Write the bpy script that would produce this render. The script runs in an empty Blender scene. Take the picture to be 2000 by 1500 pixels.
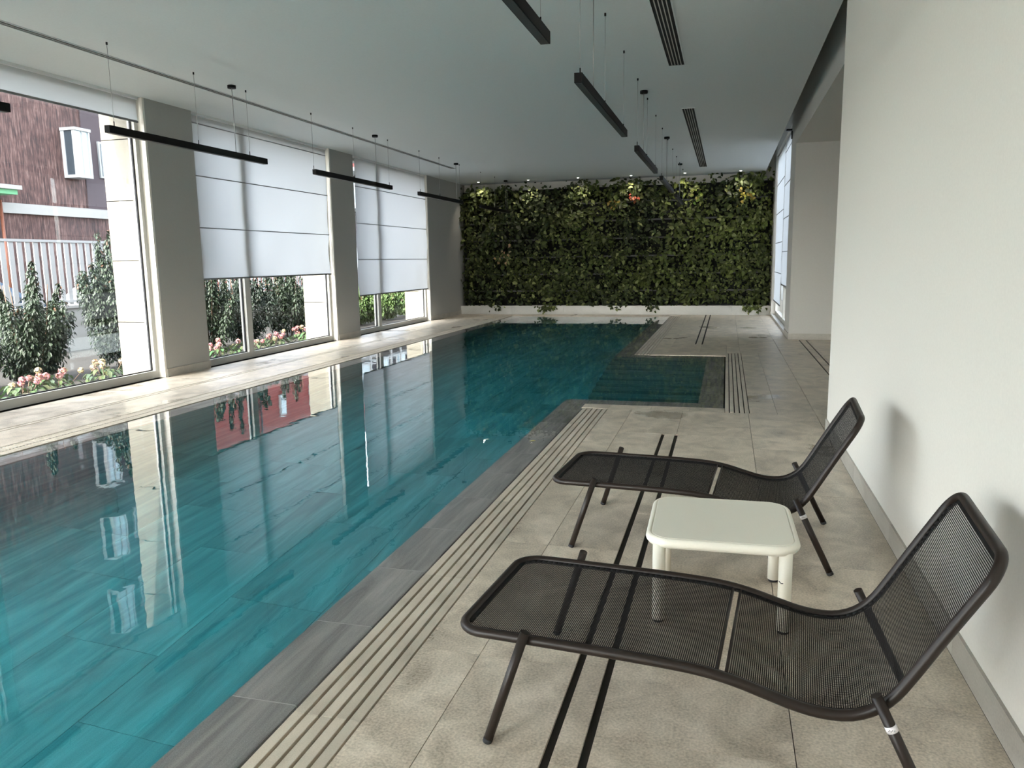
import bpy, math, random
from mathutils import Vector, Matrix, Euler
random.seed(7)
scene = bpy.context.scene
COL = scene.collection
PI = math.pi

# ------------------------------------------------------------------ camera
def make_camera():
    f, yaw, pitch, roll, H = 1516.12, -0.269248, 0.157548, 0.016035, 1.5
    cy, sy, cp, sp = math.cos(yaw), math.sin(yaw), math.cos(pitch), math.sin(pitch)
    fwd = Vector((sy*cp, cy*cp, -sp)); r0 = Vector((cy, -sy, 0)); d0 = fwd.cross(r0)
    cr, sr = math.cos(roll), math.sin(roll)
    right = cr*r0 + sr*d0; up = -(-sr*r0 + cr*d0)
    cam = bpy.data.cameras.new('camera'); o = bpy.data.objects.new('camera', cam); COL.objects.link(o)
    m = Matrix.Identity(4)
    for i in range(3):
        m[i][0] = right[i]; m[i][1] = up[i]; m[i][2] = -fwd[i]
    m[2][3] = H
    o.matrix_world = m
    cam.sensor_width = 36; cam.sensor_fit = 'HORIZONTAL'; cam.lens = f/2000*36
    cam.clip_start = 0.05; cam.clip_end = 400
    scene.camera = o
make_camera()

# ------------------------------------------------------------------ sky, sun, exposure
w = bpy.data.worlds.new('sky'); scene.world = w; w.use_nodes = True
nt = w.node_tree; nt.nodes.clear()
sky = nt.nodes.new('ShaderNodeTexSky'); sky.sky_type = 'NISHITA'; sky.sun_disc = False
sky.sun_elevation = math.radians(41); sky.sun_rotation = math.radians(190)
sky.air_density = 1.0; sky.dust_density = 3.0; sky.ozone_density = 1.0
desat = nt.nodes.new('ShaderNodeHueSaturation'); desat.inputs['Saturation'].default_value = 0.40
bg = nt.nodes.new('ShaderNodeBackground'); bg.inputs['Strength'].default_value = 0.55
wo = nt.nodes.new('ShaderNodeOutputWorld')
nt.links.new(sky.outputs[0], desat.inputs['Color']); nt.links.new(desat.outputs[0], bg.inputs[0]); nt.links.new(bg.outputs[0], wo.inputs[0])

sun = bpy.data.lights.new('sun', 'SUN'); sun.energy = 5.0; sun.angle = math.radians(1.5); sun.color = (1.0, 0.93, 0.82)
so = bpy.data.objects.new('sun', sun); COL.objects.link(so)
so.rotation_euler = Vector((0.10, 0.74, -0.66)).to_track_quat('-Z', 'Y').to_euler()

vs = scene.view_settings
vs.view_transform = 'Standard'; vs.look = 'None'; vs.gamma = 1.0; vs.use_curve_mapping = False
vs.exposure = 2.06
cy = scene.cycles
cy.max_bounces = 9; cy.diffuse_bounces = 5; cy.glossy_bounces = 4; cy.transmission_bounces = 6
cy.transparent_max_bounces = 12; cy.sample_clamp_indirect = 6.0; cy.use_denoising = True
cy.blur_glossy = 0.3; cy.adaptive_threshold = 0.015

# ------------------------------------------------------------------ materials
MATS = {}
def new_mat(name):
    m = bpy.data.materials.new(name); m.use_nodes = True; MATS[name] = m
    n = m.node_tree.nodes; b = n['Principled BSDF']
    return m, m.node_tree, b
def lnk(t, a, b): t.links.new(a, b)
def plain(name, col, rough=0.5, metal=0.0, spec=0.5, bump=0.0, bscale=60):
    m, t, b = new_mat(name)
    b.inputs['Base Color'].default_value = (*col, 1); b.inputs['Roughness'].default_value = rough
    b.inputs['Metallic'].default_value = metal; b.inputs['Specular IOR Level'].default_value = spec
    nz = t.nodes.new('ShaderNodeTexNoise'); nz.inputs['Scale'].default_value = bscale; nz.inputs['Detail'].default_value = 4
    ge = t.nodes.new('ShaderNodeNewGeometry'); lnk(t, ge.outputs['Position'], nz.inputs['Vector'])
    mx = t.nodes.new('ShaderNodeMix'); mx.data_type = 'RGBA'
    mx.inputs[6].default_value = (*[c*0.94 for c in col], 1); mx.inputs[7].default_value = (*[min(1, c*1.05) for c in col], 1)
    lnk(t, nz.outputs[0], mx.inputs[0]); lnk(t, mx.outputs[2], b.inputs['Base Color'])
    if bump:
        bp = t.nodes.new('ShaderNodeBump'); bp.inputs['Strength'].default_value = bump; bp.inputs['Distance'].default_value = 0.004
        lnk(t, nz.outputs[0], bp.inputs['Height']); lnk(t, bp.outputs[0], b.inputs['Normal'])
    return m
def stone(name, stops, scale=(3, 3, 3), fine=120, rough=(0.35, 0.6), bump=0.15, var=0.12, detail=8, distort=0.6, finemix=0.35, wet=0.0):
    """veined stone: stretched noise for the veins, fine noise for the grain, small change from piece to piece"""
    m, t, b = new_mat(name)
    N = t.nodes.new
    ge = N('ShaderNodeNewGeometry'); oi = N('ShaderNodeObjectInfo')
    off = N('ShaderNodeVectorMath'); off.operation = 'MULTIPLY_ADD'
    cmb = N('ShaderNodeCombineXYZ')
    for i in range(3): lnk(t, oi.outputs['Random'], cmb.inputs[i])
    off.inputs[1].default_value = (37, 53, 19); lnk(t, cmb.outputs[0], off.inputs[0]); lnk(t, ge.outputs['Position'], off.inputs[2])
    mp = N('ShaderNodeMapping'); mp.inputs['Scale'].default_value = scale; lnk(t, off.outputs[0], mp.inputs[0])
    n1 = N('ShaderNodeTexNoise'); n1.inputs['Scale'].default_value = 1; n1.inputs['Detail'].default_value = detail; n1.inputs['Roughness'].default_value = 0.62
    n1.inputs['Distortion'].default_value = distort; lnk(t, mp.outputs[0], n1.inputs['Vector'])
    n2 = N('ShaderNodeTexNoise'); n2.inputs['Scale'].default_value = fine; n2.inputs['Detail'].default_value = 3; lnk(t, ge.outputs['Position'], n2.inputs['Vector'])
    mxf = N('ShaderNodeMix'); mxf.data_type = 'FLOAT'; mxf.inputs[0].default_value = finemix
    lnk(t, n1.outputs[0], mxf.inputs[2]); lnk(t, n2.outputs[0], mxf.inputs[3])
    rp = N('ShaderNodeValToRGB'); cr = rp.color_ramp
    cr.elements[0].position, cr.elements[0].color = stops[0][0], (*stops[0][1], 1)
    cr.elements[1].position, cr.elements[1].color = stops[-1][0], (*stops[-1][1], 1)
    for p_, c_ in stops[1:-1]:
        e = cr.elements.new(p_); e.color = (*c_, 1)
    lnk(t, mxf.outputs[0], rp.inputs[0])
    vm = N('ShaderNodeMath'); vm.operation = 'MULTIPLY_ADD'; vm.inputs[1].default_value = 2*var; vm.inputs[2].default_value = 1-var; lnk(t, oi.outputs['Random'], vm.inputs[0])
    ml = N('ShaderNodeVectorMath'); ml.operation = 'SCALE'; lnk(t, rp.outputs[0], ml.inputs[0]); lnk(t, vm.outputs[0], ml.inputs['Scale'])
    col_out = ml.outputs[0]
    rr = N('ShaderNodeMapRange'); rr.inputs[1].default_value = 0.3; rr.inputs[2].default_value = 0.7; rr.inputs[3].default_value = rough[0]; rr.inputs[4].default_value = rough[1]
    lnk(t, mxf.outputs[0], rr.inputs[0]); rough_out = rr.outputs[0]
    if wet:
        wn = N('ShaderNodeTexNoise'); wn.inputs['Scale'].default_value = 0.9; wn.inputs['Detail'].default_value = 5; lnk(t, ge.outputs['Position'], wn.inputs['Vector'])
        wr = N('ShaderNodeMapRange'); wr.inputs[1].default_value = wet; wr.inputs[2].default_value = wet+0.09; lnk(t, wn.outputs[0], wr.inputs[0])
        wc = N('ShaderNodeMix'); wc.data_type = 'RGBA'; lnk(t, wr.outputs[0], wc.inputs[0]); lnk(t, col_out, wc.inputs[6])
        dk = N('ShaderNodeVectorMath'); dk.operation = 'SCALE'; dk.inputs['Scale'].default_value = 0.82; lnk(t, col_out, dk.inputs[0]); lnk(t, dk.outputs[0], wc.inputs[7]); col_out = wc.outputs[2]
        wf = N('ShaderNodeMix'); wf.data_type = 'FLOAT'; lnk(t, wr.outputs[0], wf.inputs[0]); lnk(t, rough_out, wf.inputs[2]); wf.inputs[3].default_value = 0.16; rough_out = wf.outputs[0]
    lnk(t, col_out, b.inputs['Base Color']); lnk(t, rough_out, b.inputs['Roughness'])
    if bump:
        bp = N('ShaderNodeBump'); bp.inputs['Strength'].default_value = bump; bp.inputs['Distance'].default_value = 0.003
        lnk(t, mxf.outputs[0], bp.inputs['Height']); lnk(t, bp.outputs[0], b.inputs['Normal'])
    return m

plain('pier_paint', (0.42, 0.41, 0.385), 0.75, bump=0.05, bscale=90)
plain('far_paint_shaded', (0.58, 0.565, 0.53), 0.75, bump=0.05, bscale=90)  # white wall paint darkened: shade around the passage is put into the colour
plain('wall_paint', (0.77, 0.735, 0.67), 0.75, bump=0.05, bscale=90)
plain('ceiling_paint', (0.66, 0.69, 0.69), 0.8)
stone('floor_stone', [(0.34, (0.31, 0.26, 0.20)), (0.5, (0.585, 0.505, 0.40)), (0.66, (0.83, 0.73, 0.60))], scale=(5.5, 4.2, 3), fine=110, rough=(0.26, 0.46), bump=0.35, var=0.05, finemix=0.42, wet=0.61)
stone('grate_stone', [(0.30, (0.36, 0.32, 0.25)), (0.5, (0.52, 0.46, 0.37)), (0.70, (0.64, 0.57, 0.47))], scale=(5, 3, 3), fine=220, rough=(0.4, 0.6), bump=0.3, var=0.1)
stone('coping_stone', [(0.32, (0.16, 0.157, 0.152)), (0.5, (0.31, 0.303, 0.29)), (0.66, (0.47, 0.455, 0.43))], scale=(14, 1.3, 8), fine=260, rough=(0.4, 0.6), bump=0.2, var=0.12, distort=0.9)
stone('pool_stone', [(0.30, (0.10, 0.185, 0.205)), (0.48, (0.19, 0.315, 0.335)), (0.68, (0.33, 0.49, 0.505))], scale=(7, 0.7, 7), fine=200, rough=(0.4, 0.6), bump=0.1, var=0.10, distort=1.0, finemix=0.22)
stone('step_stone', [(0.30, (0.09, 0.14, 0.14)), (0.5, (0.16, 0.24, 0.24)), (0.7, (0.25, 0.34, 0.34))], scale=(2, 8, 7), fine=200, rough=(0.4, 0.6), bump=0.1)
stone('marble', [(0.3, (0.42, 0.41, 0.38)), (0.5, (0.52, 0.51, 0.475)), (0.7, (0.60, 0.59, 0.55))], scale=(1.2, 3, 2.2), fine=60, rough=(0.25, 0.4), bump=0.03, var=0.04)
stone('base_stone', [(0.3, (0.33, 0.30, 0.26)), (0.5, (0.45, 0.42, 0.37)), (0.7, (0.56, 0.53, 0.47))], scale=(3, 2.5, 6), fine=120, rough=(0.35, 0.5), bump=0.08, var=0.07)
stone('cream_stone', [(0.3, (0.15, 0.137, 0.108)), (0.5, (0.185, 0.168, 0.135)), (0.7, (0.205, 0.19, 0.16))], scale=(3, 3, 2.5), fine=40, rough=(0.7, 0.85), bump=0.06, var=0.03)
stone('soil', [(0.3, (0.008, 0.007, 0.006)), (0.5, (0.018, 0.015, 0.012)), (0.7, (0.035, 0.029, 0.022))], scale=(6, 6, 6), fine=40, rough=(0.8, 0.95), bump=0.6)
stone('asphalt', [(0.3, (0.05, 0.05, 0.05)), (0.7, (0.10, 0.10, 0.10))], scale=(2, 2, 2), fine=80, rough=(0.8, 0.9))
stone('reed', [(0.36, (0.008, 0.005, 0.005)), (0.46, (0.042, 0.019, 0.017)), (0.54, (0.082, 0.042, 0.036)), (0.64, (0.17, 0.11, 0.095))], scale=(22, 22, 1.3), fine=5, rough=(0.8, 0.95), bump=0.4, var=0.0, finemix=0.2, distort=1.2)
stone('red_render', [(0.3, (0.20, 0.042, 0.034)), (0.7, (0.26, 0.06, 0.05))], scale=(1, 1, 1), fine=20, rough=(0.8, 0.9))
plain('grout', (0.030, 0.028, 0.026), 0.9)
plain('grout_light', (0.55, 0.54, 0.52), 0.9)
plain('black_slot', (0.006, 0.006, 0.006), 0.7)
plain('black_metal', (0.0075, 0.0075, 0.008), 0.42)
plain('bronze_metal', (0.019, 0.0125, 0.0095), 0.42, metal=0.0, spec=0.35)
plain('mesh_metal', (0.005, 0.0045, 0.0045), 0.55, spec=0.25)
plain('lamp_metal', (0.006, 0.006, 0.0065), 0.6, spec=0.2)
plain('diffuser_off', (0.05, 0.05, 0.05), 0.5)
plain('wire_metal', (0.42, 0.42, 0.42), 0.4, metal=0.8)
plain('white_powdercoat', (0.84, 0.80, 0.69), 0.38, bump=0.03, bscale=400)
plain('rubber', (0.02, 0.02, 0.022), 0.8)
plain('frame_paint', (0.50, 0.49, 0.45), 0.45)
plain('white_paint', (0.80, 0.80, 0.79), 0.5)
plain('fence_paint', (0.31, 0.31, 0.305), 0.5)
plain('bay_paint', (0.27, 0.28, 0.285), 0.5)
plain('grey_metal', (0.25, 0.25, 0.25), 0.4, metal=0.5)
plain('band_plaster', (0.25, 0.245, 0.23), 0.85, bump=0.2, bscale=8)
plain('dark_cladding', (0.05, 0.035, 0.04), 0.85, bump=0.2, bscale=12)
plain('copper', (0.16, 0.055, 0.03), 0.5, metal=0.3)
plain('awning_green', (0.10, 0.28, 0.14), 0.7)
plain('roof_tile', (0.30, 0.13, 0.09), 0.85)
plain('car_white', (0.30, 0.30, 0.31), 0.25)
plain('car_blue', (0.012, 0.035, 0.07), 0.25)
plain('car_red', (0.55, 0.03, 0.03), 0.3)
plain('tyre', (0.02, 0.02, 0.02), 0.8)
plain('dark_glass', (0.03, 0.04, 0.05), 0.06, spec=0.8)
plain('pale_glass', (0.30, 0.38, 0.42), 0.05, spec=0.8)
plain('bark', (0.10, 0.06, 0.04), 0.9, bump=0.4)
plain('felt', (0.010, 0.011, 0.009), 0.95)
plain('rail_grey', (0.11, 0.11, 0.105), 0.6)
plain('sticker_white', (0.78, 0.74, 0.75), 0.4)
plain('ink', (0.02, 0.015, 0.02), 0.5)
plain('fallen_yellow', (0.72, 0.62, 0.25), 0.6)
plain('fallen_white', (0.75, 0.74, 0.60), 0.6)

def leafmat(name, trans=0.25, rough=0.4):
    m, t, b = new_mat(name)
    at = t.nodes.new('ShaderNodeAttribute'); at.attribute_name = 'Col'
    lnk(t, at.outputs['Color'], b.inputs['Base Color']); b.inputs['Roughness'].default_value = rough
    tr = t.nodes.new('ShaderNodeBsdfTranslucent'); lnk(t, at.outputs['Color'], tr.inputs['Color'])
    mx = t.nodes.new('ShaderNodeMixShader'); mx.inputs[0].default_value = trans
    lnk(t, b.outputs[0], mx.inputs[1]); lnk(t, tr.outputs[0], mx.inputs[2]); lnk(t, mx.outputs[0], t.nodes['Material Output'].inputs[0])
    return m
leafmat('leaf', 0.22, 0.55); leafmat('petal', 0.3, 0.7)

def glassmat(name, tint, ior=1.45):
    m, t, b = new_mat(name); t.nodes.remove(b)
    tr = t.nodes.new('ShaderNodeBsdfTransparent'); tr.inputs[0].default_value = (*tint, 1)
    gl = t.nodes.new('ShaderNodeBsdfGlossy'); gl.inputs['Roughness'].default_value = 0.0
    lw_ = t.nodes.new('ShaderNodeLayerWeight'); lw_.inputs[0].default_value = 0.5
    pw = t.nodes.new('ShaderNodeMath'); pw.operation = 'POWER'; pw.inputs[1].default_value = 5.0; lnk(t, lw_.outputs['Facing'], pw.inputs[0])
    fr = t.nodes.new('ShaderNodeMath'); fr.operation = 'MULTIPLY_ADD'; fr.inputs[1].default_value = 0.96; fr.inputs[2].default_value = 0.035; lnk(t, pw.outputs[0], fr.inputs[0])
    mx = t.nodes.new('ShaderNodeMixShader'); lnk(t, fr.outputs[0], mx.inputs[0]); lnk(t, tr.outputs[0], mx.inputs[1]); lnk(t, gl.outputs[0], mx.inputs[2])
    lnk(t, mx.outputs[0], t.nodes['Material Output'].inputs[0])
glassmat('window_glass', (0.95, 0.97, 0.97))

def fabricmat():
    m, t, b = new_mat('blind_fabric')
    b.inputs['Base Color'].default_value = (0.74, 0.74, 0.73, 1); b.inputs['Roughness'].default_value = 0.9
    ge = t.nodes.new('ShaderNodeNewGeometry'); mp = t.nodes.new('ShaderNodeMapping'); mp.inputs['Scale'].default_value = (40, 260, 260)
    nz = t.nodes.new('ShaderNodeTexNoise'); nz.inputs['Scale'].default_value = 1; lnk(t, ge.outputs['Position'], mp.inputs[0]); lnk(t, mp.outputs[0], nz.inputs[0])
    bp = t.nodes.new('ShaderNodeBump'); bp.inputs['Strength'].default_value = 0.1; bp.inputs['Distance'].default_value = 0.002; lnk(t, nz.outputs[0], bp.inputs['Height']); lnk(t, bp.outputs[0], b.inputs['Normal'])
    tr = t.nodes.new('ShaderNodeBsdfTranslucent'); tr.inputs[0].default_value = (0.50, 0.52, 0.54, 1)
    mx = t.nodes.new('ShaderNodeMixShader'); mx.inputs[0].default_value = 0.42
    lnk(t, b.outputs[0], mx.inputs[1]); lnk(t, tr.outputs[0], mx.inputs[2]); lnk(t, mx.outputs[0], t.nodes['Material Output'].inputs[0])
fabricmat()

def watermat():
    m, t, b = new_mat('water'); t.nodes.remove(b)
    N = t.nodes.new
    g = N('ShaderNodeBsdfGlass'); g.inputs['IOR'].default_value = 1.333; g.inputs['Roughness'].default_value = 0.0; g.inputs[0].default_value = (1, 1, 1, 1)
    ge = N('ShaderNodeNewGeometry')
    n1 = N('ShaderNodeTexNoise'); n1.inputs['Scale'].default_value = 5.0; n1.inputs['Detail'].default_value = 2; lnk(t, ge.outputs['Position'], n1.inputs[0])
    bp = N('ShaderNodeBump'); bp.inputs['Strength'].default_value = 0.5; bp.inputs['Distance'].default_value = 0.0011
    lnk(t, n1.outputs[0], bp.inputs['Height']); lnk(t, bp.outputs[0], g.inputs['Normal'])
    ab = N('ShaderNodeVolumeAbsorption'); ab.inputs['Color'].default_value = (0.0, 0.845, 0.89, 1); ab.inputs['Density'].default_value = 0.46
    o = t.nodes['Material Output']; lnk(t, g.outputs[0], o.inputs['Surface']); lnk(t, ab.outputs[0], o.inputs['Volume'])
watermat()

def emitmat(name, col, s):
    m, t, b = new_mat(name)
    b.inputs['Emission Color'].default_value = (*col, 1); b.inputs['Emission Strength'].default_value = s
emitmat('downlight_glow', (1.0, 0.95, 0.86), 14.0)

# ------------------------------------------------------------------ mesh helpers
class MB:
    def __init__(s): s.v = []; s.f = []; s.sm = []; s.col = []
    def box(s, x0, x1, y0, y1, z0, z1):
        b = len(s.v)
        s.v += [(x0,y0,z0),(x1,y0,z0),(x1,y1,z0),(x0,y1,z0),(x0,y0,z1),(x1,y0,z1),(x1,y1,z1),(x0,y1,z1)]
        for q in ((0,3,2,1),(4,5,6,7),(0,1,5,4),(1,2,6,5),(2,3,7,6),(3,0,4,7)):
            s.f.append(tuple(b+i for i in q)); s.sm.append(False)
        return s
    def quad(s, a, b, c, d, sm=False):
        k = len(s.v); s.v += [a, b, c, d]; s.f.append((k, k+1, k+2, k+3)); s.sm.append(sm); return s
    def prism(s, pts, z0, z1):
        k = len(s.v); n = len(pts)
        s.v += [(x, y, z0) for x, y in pts] + [(x, y, z1) for x, y in pts]
        s.f.append(tuple(k+n-1-i for i in range(n))); s.sm.append(False)
        s.f.append(tuple(k+n+i for i in range(n))); s.sm.append(False)
        for i in range(n):
            j = (i+1) % n; s.f.append((k+i, k+j, k+n+j, k+n+i)); s.sm.append(False)
        return s
    def tube(s, pts, r, n=10, closed=False, cap=True, radii=None):
        pts = [Vector(p) for p in pts]; m = len(pts); k = len(s.v)
        prev = None
        for i, p in enumerate(pts):
            if closed: t = (pts[(i+1) % m] - pts[i-1]).normalized()
            else: t = (pts[min(i+1, m-1)] - pts[max(i-1, 0)]).normalized()
            if prev is None:
                a = Vector((0, 0, 1)) if abs(t.z) < 0.9 else Vector((1, 0, 0))
                u = t.cross(a).normalized()
            else:
                u = (prev - t*prev.dot(t)).normalized()
            prev = u; vv = t.cross(u); rr = radii[i] if radii else r
            for j in range(n):
                a = 2*PI*j/n; q = p + (u*math.cos(a) + vv*math.sin(a))*rr; s.v.append(tuple(q))
        for i in range(m if closed else m-1):
            i2 = (i+1) % m
            for j in range(n):
                j2 = (j+1) % n; s.f.append((k+i*n+j, k+i*n+j2, k+i2*n+j2, k+i2*n+j)); s.sm.append(True)
        if cap and not closed:
            s.f.append(tuple(k+j for j in reversed(range(n)))); s.sm.append(False)
            s.f.append(tuple(k+(m-1)*n+j for j in range(n))); s.sm.append(False)
        return s
    def mesh(s, name, mat):
        me = bpy.data.meshes.new(name); me.from_pydata(s.v, [], s.f); me.update()
        if mat: me.materials.append(MATS[mat])
        me.polygons.foreach_set('use_smooth', s.sm)
        if s.col:
            ca = me.color_attributes.new('Col', 'FLOAT_COLOR', 'POINT')
            flat = []
            for c in s.col: flat += [c[0], c[1], c[2], 1]
            ca.data.foreach_set('color', flat)
        return me
    def build(s, name, mat, parent=None, loc=None): return link(name, s.mesh(name, mat), parent, loc)
def link(name, data, parent=None, loc=None, rotz=0):
    o = bpy.data.objects.new(name, data); COL.objects.link(o)
    if parent: o.parent = parent
    if loc: o.location = loc
    if rotz: o.rotation_euler = (0, 0, rotz)
    return o
def tag(o, label, cat=None, group=None, kind=None):
    if label: o['label'] = label
    if cat: o['category'] = cat
    if group: o['group'] = group
    if kind: o['kind'] = kind
    return o
def thing(name, label, cat, loc=(0, 0, 0), rotz=0, group=None):
    return tag(link(name, None, None, loc, rotz), label, cat, group)
def struct(o, label): return tag(o, label, kind='structure')
def bx(name, mat, a, parent=None): return MB().box(*a).build(name, mat, parent)
_cache = {}
def piece(name, mat, x0, x1, y0, y1, z0, z1, parent, bev=0.0):
    """a box piece whose mesh is shared by equal sizes"""
    sx, sy, sz = round(x1-x0, 3), round(y1-y0, 3), round(z1-z0, 3)
    key = (mat, sx, sy, sz, bev)
    if key not in _cache:
        mb = MB()
        if bev:
            e = bev; k = 0
            mb.v = [(e,e,0),(sx-e,e,0),(sx-e,sy-e,0),(e,sy-e,0),(0,0,-e),(sx,0,-e),(sx,sy,-e),(0,sy,-e),(0,0,-sz),(sx,0,-sz),(sx,sy,-sz),(0,sy,-sz)]
            mb.f = [(0,1,2,3),(4,5,1,0),(5,6,2,1),(6,7,3,2),(7,4,0,3),(8,9,5,4),(9,10,6,5),(10,11,7,6),(11,8,4,7)]; mb.sm = [False]*9
        else: mb.box(0, sx, 0, sy, -sz, 0)
        _cache[key] = mb.mesh(name, mat)
    return link(name, _cache[key], parent, (x0, y0, z1))

# ------------------------------------------------------------------ dimensions (metres; X across, Y along the pool, Z up)
XL, XN, XR = -7.35, 0.87, 1.12       # left wall, near right wall, far right wall
YB, YE = 21.8, -4.2                  # green end wall, end wall behind the camera
CZ = 3.66                            # ceiling
PL, PR, PF, PN = -5.64, -1.40, 20.6, -2.66    # overflow edge of the pool
CX, CY0, CY1 = 0.005, 7.975, 12.295           # stair cove of the pool
CW = 0.255                           # coping width
NX = 4.2                             # back of the side passage
PASS0, PASS1 = 7.05, 14.94           # passage opening along Y

# ------------------------------------------------------------------ floor
fl = MB()
def slab(x0, x1, y0, y1): fl.box(x0, x1, y0, y1, -0.25, -0.014)
slab(XL-0.3, -5.93, YE, YB); slab(-5.93, -1.125, PF+0.02, YB); slab(-5.93, -1.125, YE, PN-0.02)
slab(-1.125, 1.3, YE, 7.735); slab(1.3, NX, 6.9, 15.2); slab(0.255, 1.3, 7.735, 12.7); slab(-1.125, 1.3, 12.7, YB)
slab(-1.4, 0.02, 7.735, 7.96); slab(-1.125, 0.255, 12.31, 12.7)
fl.box(-5.95, 0.3, PN-0.1, PF+0.1, -1.9, -1.45)
floor = struct(fl.build('floor', 'grout'), 'dark grout bed under the stone floor tiles')
J = 0.0015
def tiles(x0, x1, y0, y1, off, dy=1.2, mat='floor_stone', name='floor_tile', parent=None, z1=0.0, th=0.012):
    y = y0 - ((y0 - off) % dy)
    while y < y1 - 1e-6:
        a, b = max(y, y0), min(y+dy, y1)
        if b - a > 0.02: piece(name, mat, x0+J, x1-J, a+J, b-J, z1-th, z1, parent or floor)
        y += dy
T = 0.012
tiles(-1.125, -0.88, YE, 7.735, 2.66); tiles(-0.88, -0.505, YE, 6.67, 2.66); tiles(-0.479, -0.393, YE, 6.67, 2.08)
tiles(-0.367, 0.24, YE, 6.67, 2.25); tiles(0.24, 0.858, YE, 7.735, 2.67)
tiles(-0.88, -0.38, 6.67, 7.735, 6.67); tiles(-0.38, 0.24, 6.67, 7.735, 5.85)
def rowx(xs, y0, y1):
    for a, b in zip(xs[:-1], xs[1:]): piece('floor_tile', 'floor_stone', a+J, b-J, y0+J, y1-J, -T, 0, floor)
rowx([-1.40, -1.12, -0.70, -0.32, 0.02], 7.735, 7.955)
tiles(0.255, 0.51, 7.735, 12.7, 7.2); tiles(0.51, 0.86, 7.735, 12.7, 7.9); tiles(0.86, 1.29, 7.06, 14.93, 7.3); tiles(1.311, 1.405, 7.06, 14.93, 7.9); tiles(1.426, 1.46, 7.06, 14.93, 7.06, 2.4)
for i in range(4):
    tiles(1.46+0.685*i, 1.46+0.685*(i+1), 7.06, 14.93, 7.06+0.4*i)
rowx([-1.125, -0.52, 0.03], 12.31, 12.7)
tiles(0.03, 0.24, 12.7, 13.92, 12.7)
tiles(-1.125, -0.88, 12.7, 21.24, 12.7); tiles(-0.88, -0.505, 13.92, 21.24, 13.2); tiles(-0.479, -0.393, 13.92, 21.24, 13.5)
tiles(-0.88, -0.38, 12.7, 13.92, 12.7); tiles(-0.38, 0.03, 12.7, 13.92, 13.0)
tiles(-0.367, 0.24, 13.92, 21.24, 12.8); tiles(0.24, 0.85, 12.7, 21.24, 13.3); tiles(0.85, 1.118, 14.94, 21.24, 13.0); tiles(0.85, 0.858, 12.7, 14.94, 12.7)
# left deck
tiles(XL, -6.59, YE, 21.24, 2.1); tiles(-6.575, -6.515, YE, 21.24, 2.6); tiles(-6.50, -5.93, YE, 21.24, 2.7)
for i in range(4): piece('floor_tile', 'floor_stone', -5.93+1.2*i+J, -5.93+1.2*(i+1)-J, PF+0.03, 21.24, -T, 0, floor)
for i in range(4):
    for k in range(2): piece('floor_tile', 'floor_stone', -5.93+1.2*i+J, -5.93+1.2*(i+1)-J, YE+0.75*k, YE+0.75*(k+1)-2*J, -T, 0, floor)

# ------------------------------------------------------------------ pool basin, steps, coping
PD = -1.30
ixL, ixR, iyF, iyN = PL+CW, PR-CW, PF-CW, PN+CW
cX, cY0, cY1 = CX-CW, CY0+CW, CY1-CW
basin = struct(MB().box(ixL-0.02, cX+0.02, iyN-0.02, iyF+0.02, PD-0.15, PD-0.012).build('pool_basin', 'grout_light'), 'stone lined swimming pool basin under the water')
def pwall(x0, x1, y0, y1): bx('pool_wall', 'pool_stone', (x0, x1, y0, y1, PD-0.1, -0.045), basin)
pwall(PL-0.0, ixL, PN, PF); pwall(ixR, PR, PN, cY0); pwall(ixR, PR, cY1, PF); pwall(ixL, ixR, iyF, PF); pwall(ixL, ixR, PN, iyN)
pwall(PR, CX, CY0, cY0); pwall(cX, CX, cY0, cY1); pwall(PR, CX, cY1, CY1)
n = 6; wx = (ixR-ixL)/n
for i in range(n):
    tiles(ixL+wx*i, ixL+wx*(i+1), iyN, iyF, 0.55*(i % 2)+0.3, 1.2, 'pool_stone', 'pool_tile', basin, PD, 0.012)
for i in range(2):
    tiles(ixR+0.7*i, min(ixR+0.7*(i+1), cX), cY0, cY1, 8.23, 1.2, 'pool_stone', 'pool_tile', basin, PD, 0.012)
for k in range(8):
    y1_ = cY1-0.30*k; zt = -0.06-0.155*(k)
    st = bx('stair_step', 'step_stone', (ixR, cX, y1_-0.30, cY1, zt-0.155, zt), basin)
def cop(x0, x1, y0, y1, along):
    L = 0.6; a0, a1 = (y0, y1) if along == 'y' else (x0, x1)
    off = 2.79 if along == 'y' else -1.40
    a = a0 - ((a0-off) % L)
    while a < a1-1e-6:
        p, q = max(a, a0), min(a+L, a1)
        if q-p > 0.02:
            if along == 'y': piece('coping_slab', 'coping_stone', x0, x1, p+0.003, q-0.003, -0.045, -0.012, basin)
            else: piece('coping_slab', 'coping_stone', p+J, q-J, y0, y1, -0.045, -0.012, basin)
        a += L
cop(ixR, PR, PN, CY0, 'y'); cop(ixR, CX, CY0, cY0, 'x'); cop(cX, CX, cY0, CY1, 'y'); cop(ixR, cX, cY1, CY1, 'x')
cop(ixR, PR, CY1, PF, 'y'); cop(PL, ixL, PN, PF, 'y'); cop(ixL, ixR, iyF, PF, 'x'); cop(ixL, ixR, PN, iyN, 'x')
# light joint mortar between the coping slabs
g = MB()
g.box(ixR+.002, PR-.002, PN, cY0, -0.046, -0.0135).box(ixR+.002, PR-.002, CY1, PF, -0.046, -0.0135).box(PL+.002, ixL-.002, PN, PF, -0.046, -0.0135)
g.box(PR, CX-.002, CY0+.002, cY0-.002, -0.046, -0.0135)
g.build('joint_mortar', 'grout_light', basin)

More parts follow.
